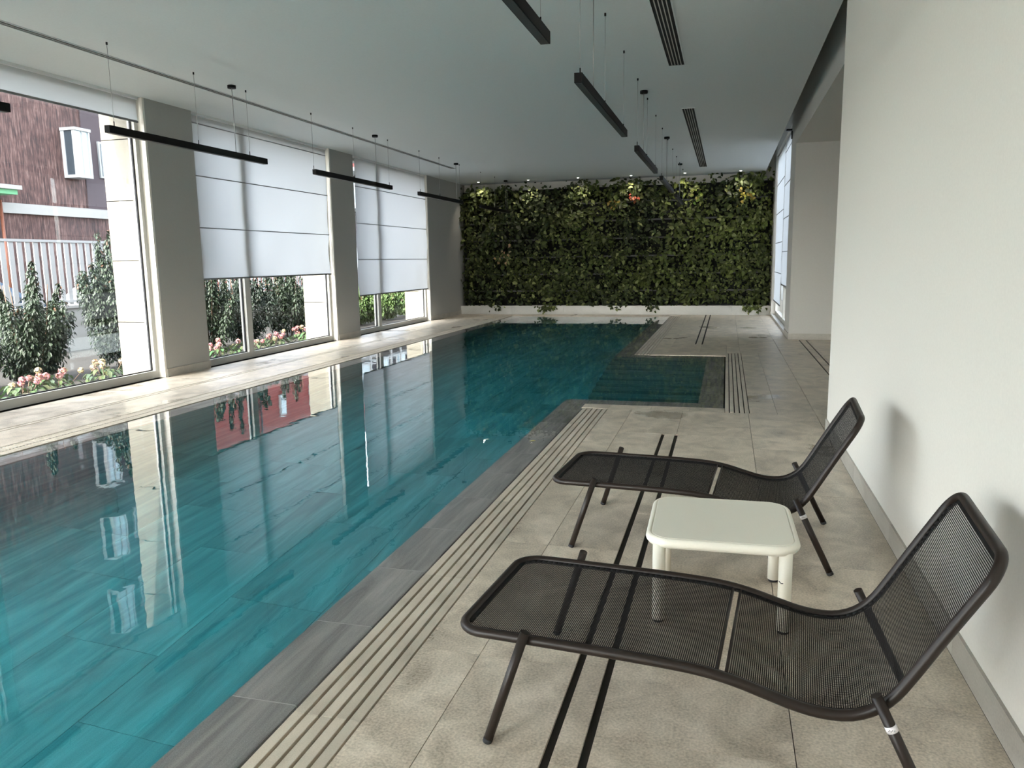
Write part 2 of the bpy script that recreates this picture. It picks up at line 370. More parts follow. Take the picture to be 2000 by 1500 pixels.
water = MB().prism([(PL, PN), (PR+.004, PN), (PR+.004, CY0-.004), (CX+.004, CY0-.004), (CX+.004, CY1+.004), (PR+.004, CY1+.004), (PR+.004, PF+.004), (PL, PF+.004)], PD-0.06, -0.006)
tag(water.build('pool_water', 'water'), 'still teal water filling the long pool', 'water', kind='stuff')

# overflow grates
def slats(label, x0, y0, y1, nslat=5, wdt=0.040, gap=0.0115, dy=1.2, ends=None):
    root = struct(link('overflow_grate', None), label)
    for i in range(nslat):
        a = x0 + i*(wdt+gap); y = y0; lo = y0 - (ends[i] if ends else 0)
        y = lo
        while y < y1-0.02:
            b = min(y+dy, y1); piece('grate_slat', 'grate_stone', a, a+wdt, y+0.001, b-0.001, -0.022, 0.0, root, bev=0.0015); y += dy
    bx('gutter', 'black_slot', (x0-0.02, x0+nslat*(wdt+gap), y0-0.3, y1, -0.16, -0.10), root)
    return root
slats('slotted stone overflow grate along the near side of the pool by the loungers', -1.378, PN, 7.72)
slats('slotted stone overflow grate along the far pool side by the green wall', -1.378, 12.33, 20.62)
slats('slotted stone overflow grate closing the stair cove of the pool', 0.022, 7.78, 12.70, wdt=0.037, gap=0.0105, ends=[0, 0, .03, .05, .07])
root = struct(link('overflow_grate', None), 'fine barred overflow grate along the window side of the pool')
gb = MB(); y = PN
while y < PF:
    gb.box(-5.775, -5.66, y, y+0.018, -0.02, 0.0).box(-5.905, -5.79, y, y+0.018, -0.02, 0.0); y += 0.034
tag(gb.build('grate_bars', 'grate_stone', root), None, kind='stuff')
for a in (-5.665, -5.789, -5.915): bx('grate_rail', 'grate_stone', (a, a+0.012, PN, PF, -0.02, 0.001), root)
bx('gutter', 'black_slot', (-5.93, -5.64, PN, PF, -0.16, -0.10), root)

# ------------------------------------------------------------------ ceiling and walls
ceil_ = MB().box(XL-0.6, 0.905, YE-0.2, YB+0.2, CZ, 4.4).box(0.905, 1.4, YE-0.2, YB+0.2, 4.25, 4.4).build('ceiling', 'ceiling_paint')
struct(ceil_, 'plain white painted ceiling over the pool hall')
bx('passage_soffit', 'far_paint_shaded', (XR+0.18, NX+0.2, PASS0, PASS1, 3.46, 3.95), ceil_)
wr = MB().box(XN, NX+0.2, PASS0-0.25, PASS0, -0.2, 4.3).box(XN, 1.3, YE-0.2, PASS0-0.25, -0.2, 4.3)
struct(wr.build('wall_right', 'wall_paint'), 'bare white painted wall beside the loungers')
WF0, WF1, WFZ = 16.0, 20.9, 3.95       # far right window opening
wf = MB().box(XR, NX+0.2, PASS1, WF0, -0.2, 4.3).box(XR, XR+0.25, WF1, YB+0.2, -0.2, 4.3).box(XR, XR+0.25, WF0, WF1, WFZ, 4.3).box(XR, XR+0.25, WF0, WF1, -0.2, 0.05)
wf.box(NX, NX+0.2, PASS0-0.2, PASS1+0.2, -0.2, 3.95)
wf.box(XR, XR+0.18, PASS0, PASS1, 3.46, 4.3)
struct(wf.build('wall_right_far', 'far_paint_shaded'), 'white wall and lintel around the side passage opening')
struct(bx('wall_back', 'wall_paint', (XL-0.6, 1.4, YB, YB+0.2, -0.2, 4.3)), 'pale end wall behind the plants')

# baseboards
def baseboard(name, label, runs):
    r_ = struct(link(name, None), label)
    for (x0, x1, y0, y1, ax) in runs:
        if ax == 'y':
            y = y0
            while y < y1-0.02:
                b = min(y+1.2, y1); piece('baseboard_tile', 'base_stone', x0, x1, y+J, b-J, 0.0, 0.11, r_); y += 1.2
        else: piece('baseboard_tile', 'base_stone', x0, x1, y0, y1, 0.0, 0.11, r_)
baseboard('baseboard_right', 'stone baseboard along the white wall beside the loungers', [(XN-0.012, XN, -4.13, PASS0, 'y')])
baseboard('baseboard_passage', 'stone baseboard around the passage corner', [(XR, NX, PASS1-0.012, PASS1, 'x'), (XR-0.012, XR, PASS1-0.012, WF0, 'y'), (XR-0.012, XR, WF1, 21.24, 'y')])

# left wall: piers between the windows, cream stone outside
wl = struct(link('wall_left', None), 'window wall of grey piers along the pool')
WIN = [(-4.95+4.95*k-0.05, -1.0+4.95*k) for k in range(4)]
WIN = [(-4.0, -1.05), (-0.05, 3.95), (4.90, 8.90), (9.83, 13.84), (14.79, 18.88)]
piers = [(-4.4, -4.0), (-1.05, -0.05), (3.95, 4.90), (8.90, 9.83), (13.84, 14.79), (18.88, YB+0.2)]
for i, (a, b) in enumerate(piers):
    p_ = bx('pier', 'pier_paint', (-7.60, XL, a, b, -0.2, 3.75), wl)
    zs = [-0.25, 0.75, 1.58, 2.37, 3.16, 3.95, 4.4]
    for z0, z1 in zip(zs[:-1], zs[1:]):
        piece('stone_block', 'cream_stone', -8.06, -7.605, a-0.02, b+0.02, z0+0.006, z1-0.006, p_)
    bx('core', 'grout', (-8.04, -7.6, a, b, -0.25, 4.38), p_)
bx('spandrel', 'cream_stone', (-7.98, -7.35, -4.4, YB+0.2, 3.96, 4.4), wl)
runs = []
for a, b in piers[1:]:
    runs += [(XL, XL+0.012, a, min(b, 21.24), 'y')]
baseboard('baseboard_left', 'stone baseboard at the foot of the grey piers', runs)

def window(n, a, b, mull, label):
    w_ = struct(link('window_%d' % n, None), label)
    x0, x1 = -7.56, -7.45
    bx('window_frame', 'frame_paint', (x0, x1, a, b, 0.0, 0.10), w_)
    bx('window_frame', 'frame_paint', (x0, x1, a, b, 3.58, 3.68), w_)
    bx('window_frame', 'frame_paint', (x0, x1, a, a+0.08, 0.10, 3.58), w_)
    bx('window_frame', 'frame_paint', (x0, x1, b-0.10, b, 0.10, 3.58), w_)
    bx('jamb_lining', 'wall_paint', (x1, XL-0.002, b-0.035, b, 0.0, 3.66), w_)
    bx('window_sill', 'frame_paint', (-8.0, x0, a, b, -0.03, 0.02), w_)
    cuts = [a+0.08, b-0.10]
    if mull:
        bx('mullion', 'frame_paint', (x0, x1, mull-0.07, mull+0.07, 0.10, 3.58), w_)
        cuts = [a+0.08, mull-0.07, mull+0.07, b-0.10]
    for k in range(0, len(cuts), 2):
        c0, c1 = cuts[k], cuts[k+1]
        bx('window_pane', 'window_glass', (-7.512, -7.504, c0, c1, 0.10, 3.58), w_)
        g_ = MB()
        for (u0, u1, v0, v1) in ((c0, c1, 0.10, 0.112), (c0, c0+0.012, 0.10, 3.58), (c1-0.018, c1, 0.10, 3.58)):
            g_.box(-7.520, -7.497, u0, u1, v0, v1)
        g_.build('gasket', 'rubber', w_)
wl_lab = ['tall window behind the camera, farthest from the plants', 'tall window behind the camera nearest the loungers', 'tall clear window with its blind drawn right up',
          'tall window with the blind lowered to waist height', 'tall window nearest the green wall with the lowest blind']
for k, (a, b) in enumerate(WIN): window(k+1, a, b, a+1.22, wl_lab[k])

# unseen wall behind the camera; its glazing is added to brighten the hall
xs = [(-7.2, -5.25), (-5.15, -3.2)]
we = MB().box(XL-0.6, -7.25, YE-0.2, YE, -0.2, 3.9).box(-3.15, 1.4, YE-0.2, YE, -0.2, 4.3).box(-7.25, -3.15, YE-0.2, YE, 3.55, 3.9)
struct(we.build('wall_rear', 'wall_paint'), 'white end wall behind the camera')
wr_ = struct(link('window_6', None), 'tall glazing added behind the camera to brighten the hall')
for a, b in xs:
    f_ = MB().box(a-0.05, a, YE-0.15, YE-0.05, 0, 3.55).box(b, b+0.05, YE-0.15, YE-0.05, 0, 3.55).box(a, b, YE-0.15, YE-0.05, 0, 0.1).box(a, b, YE-0.15, YE-0.05, 3.47, 3.55)
    f_.build('window_frame', 'frame_paint', wr_); bx('window_pane', 'window_glass', (a, b, YE-0.104, YE-0.096, 0.1, 3.47), wr_)

# far right window
w7 = struct(link('window_7', None), 'tall window at the far right before the plants')
for (y0, y1, z0, z1) in ((WF0, WF1, 0.05, 0.14), (WF0, WF1, WFZ-0.08, WFZ), (WF0, WF0+0.08, 0.14, WFZ-0.08), (WF1-0.08, WF1, 0.14, WFZ-0.08), (18.2, 18.34, 0.14, WFZ-0.08), (WF0+0.08, 18.2, 0.82, 0.90)):
    bx('window_frame', 'frame_paint', (XR+0.10, XR+0.20, y0, y1, z0, z1), w7)
for (y0, y1) in ((WF0+0.08, 18.2), (18.34, WF1-0.08)): bx('window_pane', 'window_glass', (XR+0.146, XR+0.154, y0, y1, 0.14, WFZ-0.08), w7)

# ------------------------------------------------------------------ roman blinds
def blind(label, X, y0, y1, zb, ztop, pitch, side=1, wr=0.012, seed=0, stack=0):
    rnd = random.Random(seed)
    root = thing('roman_blind', label, 'blind', (X, (y0+y1)/2, zb), group='roman blinds')
    hw = (y1-y0)/2; H_ = ztop-zb; nu, nv = 46, 40
    ph = [rnd.uniform(0, 6.28) for _ in range(8)]
    mb = MB()
    for j in range(nv+1):
        for i in range(nu+1):
            u = i/nu; v = j/nv; yy = -hw+2*hw*u; zz = H_*v
            cell = ((zz % pitch)/pitch)
            sagc = math.sin(PI*cell)
            d = wr*sagc*(0.5*math.sin(9*u+ph[0]+3*v)+0.4*math.sin(23*u+ph[1])*math.exp(-3*v)+0.5*math.sin(40*(u-1)+6*v+ph[2])*math.exp(-((1-u)*9))*math.exp(-4*v)*2.2 + 0.4*math.sin(34*u-5*v+ph[3])*math.exp(-u*9)*math.exp(-3*v)*2)
            yo = -0.014*math.exp(-((1-u)*14))*sagc*math.exp(-2*v) + 0.012*math.exp(-u*14)*sagc
            mb.v.append((side*(d+0.012*stack*sagc), yy+yo, zz))
    for j in range(nv):
        for i in range(nu):
            a = j*(nu+1)+i; mb.f.append((a, a+1, a+nu+2, a+nu+1)); mb.sm.append(True)
    mb.build('blind_fabric', 'blind_fabric', root)
    bx('bottom_bar', 'grey_metal', (-0.008, 0.008, -hw, hw, -0.022, 0.004), root)
    k = 1
    while k*pitch < H_-0.03:
        z = k*pitch; MB().box(side*0.004-0.004, side*0.004+0.004, -hw, hw, z-0.008, z+0.006).build('blind_rod', 'grey_metal', root); k += 1
    bx('headrail', 'white_paint', (-0.03, 0.03, -hw, hw, H_-0.035, H_), root)
    return root
BX = -7.405
blind('white roman blind raised to the ceiling over the clear window by the brown building', BX, 4.95, 8.82, 3.36, CZ, 0.6, seed=1)
blind('white roman blind raised over the window nearest the loungers, behind the camera', BX, 0.0, 3.88, 3.30, CZ, 0.6, seed=2)
blind('white roman blind raised over the window farthest behind the camera', BX, -3.95, -1.1, 3.30, CZ, 0.6, seed=3)
blind('large white roman blind lowered to waist height between two grey piers', BX, 9.85, 13.76, 1.31, CZ, 0.737, seed=4, wr=0.03)
blind('white roman blind nearest the green wall on the pool side, lowered furthest', BX, 14.95, 18.85, 0.83, CZ, 0.745, seed=5, wr=0.03)
blind('narrow white roman blind on the far right window, nearer the passage', XR+0.05, WF0+0.16, 18.28, 0.90, 4.0, 0.7, side=-1, seed=6)
blind('narrow white roman blind on the far right window, next to the plants', XR+0.05, 18.36, WF1-0.02, 0.42, 4.0, 0.7, side=-1, seed=7)

# ------------------------------------------------------------------ planter and living wall
pl = thing('marble_planter', 'long low white marble planter at the foot of the green wall', 'planter', (0, 0, 0))
x = XL
for i, L in enumerate((1.5, 1.5, 1.5, 1.5, 1.5, 1.05)):
    x1 = min(x+L, XR) ; piece('marble_panel', 'marble', x+0.001, x1-0.001, 21.25, 21.29, 0.0, 0.24, pl); x = x1
bx('planter_soil', 'soil', (XL+0.01, XR-0.01, 21.29, 21.58, 0.0, 0.19), pl)

def leaf_into(mb, c, nrm, up, L, W, col, fold=0.25, bend=0.2):
    n_ = nrm.normalized(); t_ = (up - n_*up.dot(n_))
    t_ = t_.normalized() if t_.length > 1e-4 else Vector((1, 0, 0)); s_ = t_.cross(n_)
    k = len(mb.v); h = W*fold
    pts = [(0, 0, 0), (0.32, -0.5, h), (0.36, 0, 0), (0.32, 0.5, h), (0.72, -0.33, h*0.6-bend*L*0.3), (0.72, 0.33, h*0.6-bend*L*0.3), (1.0, 0, -bend*L)]
    for a, b, d in pts: mb.v.append(tuple(c + t_*(a*L) + s_*(b*W) + n_*d)); mb.col.append(col)
    for q in ((0, 1, 2), (0, 2, 3), (1, 4, 6, 2), (2, 6, 5, 3)): mb.f.append(tuple(k+i for i in q)); mb.sm.append(True)

def vnoise(x, z, seed):
    def h(i, j): return random.Random(i*7349+j*9151+seed*101).random()
    xi, zi = math.floor(x), math.floor(z); fx, fz = x-xi, z-zi
    fx = fx*fx*(3-2*fx); fz = fz*fz*(3-2*fz)
    return (h(xi, zi)*(1-fx)+h(xi+1, zi)*fx)*(1-fz) + (h(xi, zi+1)*(1-fx)+h(xi+1, zi+1)*fx)*fz

lw = thing('living_wall', 'living wall of dense dark green foliage filling the end of the hall', 'green wall', (-3.1, 21.6, 0.24))
def lwp(o): o.location = Vector(o.location) - lw.location; return o
lwp(bx('felt_panel', 'felt', (XL+0.02, XR-0.02, 21.60, 21.75, 0.24, 3.44), lw))
for k, z in enumerate((0.64, 1.10, 1.58, 2.06, 2.54, 3.02)):
    lwp(bx('planting_rail', 'rail_grey', (XL+0.05, XR-0.05, 21.565, 21.60, z-0.022, z+0.022), lw))
rnd = random.Random(11)
def lw_color(x, z, g_):
    p1 = vnoise(x*0.9, z*0.9, 1)
    warm = max(0, p1*1.2-0.40+0.22*(x+7)/8)
    k_ = 0.70+1.25*g_
    return ((0.030+0.060*warm)*k_, (0.044+0.070*warm)*k_, (0.012+0.008*warm)*k_)
def lw_leaf(mb, x, z, big=1.0, force=None, y=None, out=None):
    if y is None: y = 21.52-rnd.random()*0.2
    nr = Vector((rnd.uniform(-.8, .8), -1, rnd.uniform(-0.4, 1.1)))
    up = out if out else Vector((rnd.uniform(-.8, .8), rnd.uniform(-.3, .1), rnd.uniform(-1.0, 0.5)))
    L = rnd.uniform(0.07, 0.13)*big
    g_ = rnd.random()
    base = tuple(c*rnd.uniform(0.7, 1.1) for c in force) if force else lw_color(x, z, g_*g_*1.5)
    if not force and g_ > 0.89: base = (0.23, 0.26, 0.085)
    leaf_into(mb, Vector((x, y, z))-lw.location, nr, up, L, L*rnd.uniform(0.55, 0.8), base)
def rosette(mb, x, z, n_, dep, spread, big):
    for _ in range(n_):
        a = rnd.uniform(0, 2*PI); q = spread*math.sqrt(rnd.random())
        o_ = Vector((math.cos(a), -0.5, math.sin(a)-0.5))
        lw_leaf(mb, x+q*math.cos(a), z+q*math.sin(a), big, None, 21.54-dep*(1-(q/spread)**2*0.7)-rnd.uniform(0, 0.05), o_)
fo = MB(); cnt = 0
for _ in range(4600):   # thin layer close to the felt
    x = rnd.uniform(XL+0.03, XR-0.04); lw_leaf(fo, x, rnd.uniform(0.27, 3.40), 0.8, None, 21.56-rnd.random()*0.05)
while cnt < 900:
    x = rnd.uniform(XL+0.06, XR-0.06); top = 3.40+0.10*vnoise(x*1.7, 3, 5)+0.02*(x+7); z = rnd.uniform(0.28, top)
    if rnd.random() > 0.25+1.0*vnoise(x*1.2+4, z*1.5, 8): continue
    rosette(fo, x, z, rnd.randint(7, 14), rnd.uniform(0.06, 0.28), rnd.uniform(0.08, 0.19), rnd.choice((0.7, 0.8, 0.9, 1.1, 1.3))); cnt += 1
for cx_ in (-6.3, -4.9, -4.7, -1.9, 0.75, 0.6, -2.9): # trails over the planter
    for _ in range(rnd.randint(14, 34)):
        lw_leaf(fo, cx_+rnd.gauss(0, 0.10), 0.24-abs(rnd.gauss(0, 0.07)), 0.9, None, 21.22-rnd.random()*0.03)
for cx_ in (-6.2, -4.1, -2.4, -0.9, 0.2, -3.6): # shoots above the top edge
    for _ in range(26): lw_leaf(fo, cx_+rnd.gauss(0, 0.13), 3.42+abs(rnd.gauss(0, 0.06)), 0.9)
tag(fo.build('foliage', 'leaf', lw), None, kind='stuff')
for (cx_, cz_, colr, nn, sp) in ((-2.41, 3.10, (0.50, 0.10, 0.04), 10, 0.05), (-6.0, 1.62, (0.42, 0.30, 0.16), 16, 0.13), (0.47, 3.05, (0.45, 0.38, 0.06), 22, 0.15), (-0.8, 3.05, (0.30, 0.34, 0.07), 20, 0.10), (-2.95, 2.95, (0.36, 0.30, 0.06), 10, 0.09)):
    a = MB()
    for _ in range(nn): lw_leaf(a, cx_+rnd.gauss(0, sp), cz_+rnd.gauss(0, sp*1.2), 1.0, colr)
    a.v = [(v[0], v[1]-0.10, v[2]) for v in a.v]
    tag(a.build('leaf_tuft', 'leaf', lw), 'tuft of yellow to orange leaves')
for i in range(250):
    a = MB(); x = rnd.uniform(XL+0.2, XR-0.2); z = rnd.uniform(0.35, 3.35)
    lw_leaf(a, x, z, 1.45); a.v = [(v[0], v[1]-0.13, v[2]) for v in a.v]
    a.build('leaf', 'leaf', lw)

# ------------------------------------------------------------------ ceiling fittings
def vent(label, x0, x1, y0, y1, nslot):
    r_ = thing('ceiling_vent', label, 'air vent', ((x0+x1)/2, (y0+y1)/2, CZ), group='slot vents in the ceiling')
    hw, hl = (x1-x0)/2, (y1-y0)/2
    bx('vent_backing', 'black_slot', (-hw, hw, -hl, hl, -0.002, -0.001), r_)
    f_ = MB(); e = 0.012
    f_.box(-hw-e, -hw, -hl-e, hl+e, -0.008, 0).box(hw, hw+e, -hl-e, hl+e, -0.008, 0).box(-hw, hw, -hl-e, -hl, -0.008, 0).box(-hw, hw, hl, hl+e, -0.008, 0)
    f_.build('vent_frame', 'ceiling_paint', r_)
    p = 2*hw/nslot
    for i in range(1, nslot): bx('vent_blade', 'frame_paint', (-hw+p*i-0.0045, -hw+p*i+0.0045, -hl, hl, -0.009, -0.001), r_)
vent('black slotted ceiling vent at the top edge nearest the loungers', -0.69, -0.52, 5.6, 9.43, 5)
vent('black slotted ceiling vent in front of the green wall', -0.69, -0.52, 12.1, 19.8, 5)
vent('long thin double slot vent in the ceiling along the windows', -6.30, -6.22, YE+0.3, 17.8, 2)

def lamp(label, X, y0, y1, wires, cable, seed=0):
    z0, z1 = 2.795, 2.87
    r_ = thing('pendant_bar_lamp', label, 'pendant lamp', (X, (y0+y1)/2, z0), group='black bar pendants')
    c = (y0+y1)/2; hl = (y1-y0)/2
    bx('lamp_body', 'lamp_metal', (-0.03, 0.03, -hl, hl, 0.004, z1-z0), r_)
    bx('lamp_diffuser', 'diffuser_off', (-0.024, 0.024, -hl+0.02, hl-0.02, 0, 0.004), r_)
    for y in wires:
        k = MB().tube([(0, y-c, z1-z0), (0, y-c, CZ-z0)], 0.0022, 6).build('suspension_wire', 'wire_metal', r_)
        MB().tube([(0, y-c, z1-z0), (0, y-c, z1-z0+0.05)], 0.005, 8).build('wire_grip', 'lamp_metal', k)
        MB().tube([(0, y-c, CZ-z0-0.025), (0, y-c, CZ-z0)], 0.009, 8).build('wire_anchor', 'lamp_metal', k)
    MB().tube([(0, cable-c, z1-z0), (0, cable-c, CZ-z0-0.03)], 0.0042, 6).build('power_cable', 'wire_metal', r_)
    cn = MB().tube([(0, cable-c, CZ-z0-0.035), (0, cable-c, CZ-z0)], 0.05, 20).build('ceiling_canopy', 'lamp_metal', r_)
XLL, XRR = -5.87, -1.10
lamp('black bar pendant cut off by the left edge of the picture', XLL, 2.72, 5.46, (2.8, 4.0, 5.36), 4.8)
lamp('longest looking black bar pendant in front of the clear window', XLL, 6.56, 9.30, (6.66, 7.95, 8.95), 8.66)
lamp('black bar pendant hanging before the pier beside the large blind', XLL, 10.56, 13.30, (10.55, 11.87, 13.22), 12.70)
lamp('black bar pendant before the blank wall next to the green wall', XLL, 14.62, 17.25, (14.7, 15.8, 17.1), 16.88)
lamp('black bar pendant farthest along the windows, against the leaves', XLL, 18.6, 21.2, (18.7, 19.9, 21.1), 20.95)
lamp('black bar pendant at the top edge of the picture above the loungers', XRR, 2.1, 4.88, (2.2, 3.5, 4.75), 2.9)
lamp('black bar pendant second from the top edge in the right hand row', XRR, 5.97, 8.72, (6.05, 7.30, 8.62), 6.66)
lamp('small looking black bar pendant beside the farther ceiling vent', XRR, 9.90, 12.56, (9.85+0.1, 11.16, 12.48), 10.68)
lamp('black bar pendant just touching the top of the leaves in the right row', XRR, 13.62, 16.45, (13.72, 15.0, 16.35), 14.76)
lamp('black bar pendant farthest in the right row, dark against the leaves', XRR, 17.45, 20.2, (17.55, 18.7, 20.1), 18.95)

names = ['leftmost', 'second from left', 'third from left', 'fourth from left', 'fifth from left', 'rightmost']
for i, x in enumerate((-6.68, -5.26, -3.89, -2.48, -1.10, 0.28)):
    r_ = thing('recessed_downlight', '%s lit round downlight in the ceiling before the plants' % names[i], 'downlight', (x, 21.05, CZ), group='downlights above the green wall')
    MB().tube([(0, 0, -0.001), (0, 0, -0.006)], 0.026, 18).build('lamp_lens', 'downlight_glow', r_)
    rp_ = [(0.034*math.cos(a*PI/10), 0.034*math.sin(a*PI/10), -0.003) for a in range(20)]
    MB().tube(rp_, 0.006, 6, closed=True).build('trim_ring', 'white_paint', r_)
    sl = bpy.data.lights.new('downlight_beam', 'SPOT'); sl.energy = 9.0; sl.spot_size = math.radians(105); sl.spot_blend = 0.6; sl.color = (1.0, 0.90, 0.74); sl.shadow_soft_size = 0.04
    lo = link('downlight_beam', sl, r_, (0, 0, -0.012)); lo.rotation_euler = (math.radians(16), 0, 0)
r_ = thing('blind_bracket', 'small dark bracket in the ceiling groove above the far right window', 'bracket', (1.02, 15.3, 3.72))
bx('bracket_plate', 'black_metal', (-0.05, 0.05, -0.06, 0.06, 0, 0.03), r_); MB().tube([(0.05, 0, 0.0), (0.05, 0, -0.14)], 0.012, 8).build('bracket_pin', 'black_metal', r_)

# ------------------------------------------------------------------ sun loungers
PROF = [(-0.125, 0.333), (0.0, 0.335), (0.2, 0.335), (0.4, 0.334), (0.55, 0.331), (0.65, 0.325), (0.74, 0.310), (0.83, 0.286), (0.91, 0.266), (0.98, 0.259), (1.045, 0.267), (1.10, 0.295), (1.145, 0.340), (1.185, 0.405), (1.235, 0.495), (1.29, 0.592), (1.34, 0.678), (1.378, 0.742)]
def catmull(P, n):
    out = []
    for i in range(len(P)-1):
        p0 = P[max(i-1, 0)]; p1 = P[i]; p2 = P[i+1]; p3 = P[min(i+2, len(P)-1)]
        for k in range(n):
            t = k/n
            out.append(tuple(0.5*((2*p1[a]) + (-p0[a]+p2[a])*t + (2*p0[a]-5*p1[a]+4*p2[a]-p3[a])*t*t + (-p0[a]+3*p1[a]-3*p2[a]+p3[a])*t**3) for a in (0, 1)))
    out.append(P[-1]); return out
PC = catmull(PROF, 8); ARC = [0]
for a, b in zip(PC[:-1], PC[1:]): ARC.append(ARC[-1]+math.hypot(b[0]-a[0], b[1]-a[1]))
LT = ARC[-1]
def prof(u):
    u = min(max(u, 0), LT)
    lo, hi = 0, len(ARC)-1
    while hi-lo > 1:
        m_ = (lo+hi)//2
        if ARC[m_] <= u: lo = m_
        else: hi = m_
    t = (u-ARC[lo])/max(1e-9, ARC[hi]-ARC[lo]); return PC[lo][0]+(PC[hi][0]-PC[lo][0])*t, PC[lo][1]+(PC[hi][1]-PC[lo][1])*t
HW, CR_ = 0.32, 0.085
def S(u, v, dz=0.0):
    s_, z_ = prof(u); return Vector((s_, v, z_+dz))
def vmax(u, inset):
    h = HW-inset; r_ = CR_-inset; d = min(u-inset, LT-inset-u)
    if d >= r_: return h
    d = max(d, 0); return h - r_ + math.sqrt(max(0, r_*r_-(r_-d)**2))
def ubounds(v, inset):
    h = HW-inset; r_ = CR_-inset; e = abs(v)-(h-r_)
    if e <= 0: return inset, LT-inset
    q = r_-math.sqrt(max(0, r_*r_-e*e)); return inset+q, LT-inset-q
def make_lounger(label, loc, rotz):
    root = thing('sun_lounger', label, 'sun lounger', loc, rotz, 'black mesh sun loungers')
    loop = []
    def arc(cu, cv, a0):
        for k in range(9): a = a0+PI/2*k/8; loop.append(S(cu+CR_*math.cos(a), cv+CR_*math.sin(a)))
    for k in range(60): loop.append(S(CR_+(LT-2*CR_)*k/60, -HW))
    arc(LT-CR_, -HW+CR_, -PI/2); arc(LT-CR_, HW-CR_, 0)
    for k in range(60): loop.append(S(LT-CR_-(LT-2*CR_)*k/60, HW))
    arc(CR_, HW-CR_, PI/2); arc(CR_, -HW+CR_, PI)
    cl = [loop[0]]
    for p in loop[1:]:
        if (p-cl[-1]).length > 1e-3: cl.append(p)
    if (cl[0]-cl[-1]).length < 1e-3: cl.pop()
    MB().tube(cl, 0.0155, 12, closed=True).build('frame_tube', 'bronze_metal', root)
    g0, g1 = 0.815, 0.833        # the open joint between the two mesh panels
    for nm, ua, ub in (('mesh_panel', 0, g0), ('mesh_panel', g1, LT)):
        mb = MB(); W_ = 0.00155; pit = 0.0060
        def strip(a, b, side_, nrm):
            k = len(mb.v); q = [a+side_, a-side_, a+nrm, b+side_, b-side_, b+nrm]
            mb.v += [tuple(p) for p in q]
            for t_ in ((0, 3, 5, 2), (2, 5, 4, 1), (1, 4, 3, 0)): mb.f.append(tuple(k+i for i in t_)); mb.sm.append(True)
        v = -HW+0.014
        while v < HW-0.012:
            a, b = ubounds(v, 0.012); a = max(a, ua); b = min(b, ub); m_ = max(2, int((b-a)/0.03)); pr = None
            for k in range(m_+1):
                p = S(a+(b-a)*k/m_, v, 0.002)
                if pr is not None: strip(pr, p, Vector((0, W_, 0)), Vector((0, 0, 0.0010)))
                pr = p
            v += pit
        u = ua+0.014
        while u < ub-0.004:
            h = vmax(u, 0.012)
            p0, p1 = S(u-0.002, 0), S(u+0.002, 0); tg = (p1-p0).normalized()*W_; nn = Vector((-tg.z, 0, tg.x)).normalized()*0.0010
            strip(S(u, -h, 0.001), S(u, h, 0.001), tg, nn); u += pit
        tag(mb.build(nm, 'mesh_metal', root), 'fine woven black metal mesh')
    hm = MB()
    for sg in (-1, 1):
        pr = None
        for k in range(81):
            u = 0.05+(LT-0.1)*k/80; a = S(u, sg*(HW-0.012), 0.004); b = S(u, sg*(HW-0.030), 0.003)
            if pr: hm.quad(*[tuple(q) for q in ((pr[0], a, b, pr[1]) if sg < 0 else (pr[1], b, a, pr[0]))], True)
            pr = (a, b)
    for ue, d in ((0.012, 0.018), (LT-0.012, -0.018)):
        hm.quad(*[tuple(q) for q in (S(ue, -HW+0.06, 0.004), S(ue+d, -HW+0.06, 0.004), S(ue+d, HW-0.06, 0.004), S(ue, HW-0.06, 0.004))])
    ho = hm.build('mesh_hem', 'mesh_metal', root); md = ho.modifiers.new('thickness', 'SOLIDIFY'); md.thickness = 0.003
    for u in (g0-0.004, g1+0.004):
        MB().tube([S(u, -HW+0.01), S(u, HW-0.01)], 0.005, 8).build('cross_rod', 'bronze_metal', root)
    for sg in (-1, 1):
        for ft, tp in (((0.0, 0.0), (0.118, 0.375)), ((1.265, 0.0), (1.098, 0.352))):
            a = Vector((ft[0], sg*0.378, 0.012)); b = Vector((tp[0], sg*0.349, tp[1]))
            lg = MB().tube([a, b], 0.0150, 14).build('leg', 'bronze_metal', root)
            MB().tube([a-(b-a).normalized()*0.011, a+(b-a).normalized()*0.004], 0.0155, 14).build('rubber_foot', 'rubber', lg)
            if ft[0] > 1 and sg < 0:
                d = (b-a).normalized(); c = a+(b-a)*0.76
                MB().tube([c-d*0.009, c+d*0.009], 0.0156, 16).build('maker_sticker', 'sticker_white', lg)
                zz = [c+Vector((-0.0075+0.003*i, -0.0155+0.0008*abs(i-2.5), 0.003*(1 if i % 2 else -1))) for i in range(6)]
                MB().tube(zz, 0.0011, 5).build('sticker_mark', 'ink', lg)
    return root
make_lounger('near black mesh sun lounger in the lower right corner, in front of the white table', (-0.655, 2.515, 0), math.radians(-4.8))
make_lounger('farther black mesh sun lounger, behind the white table', (-0.725, 4.235, 0), math.radians(-4.1))

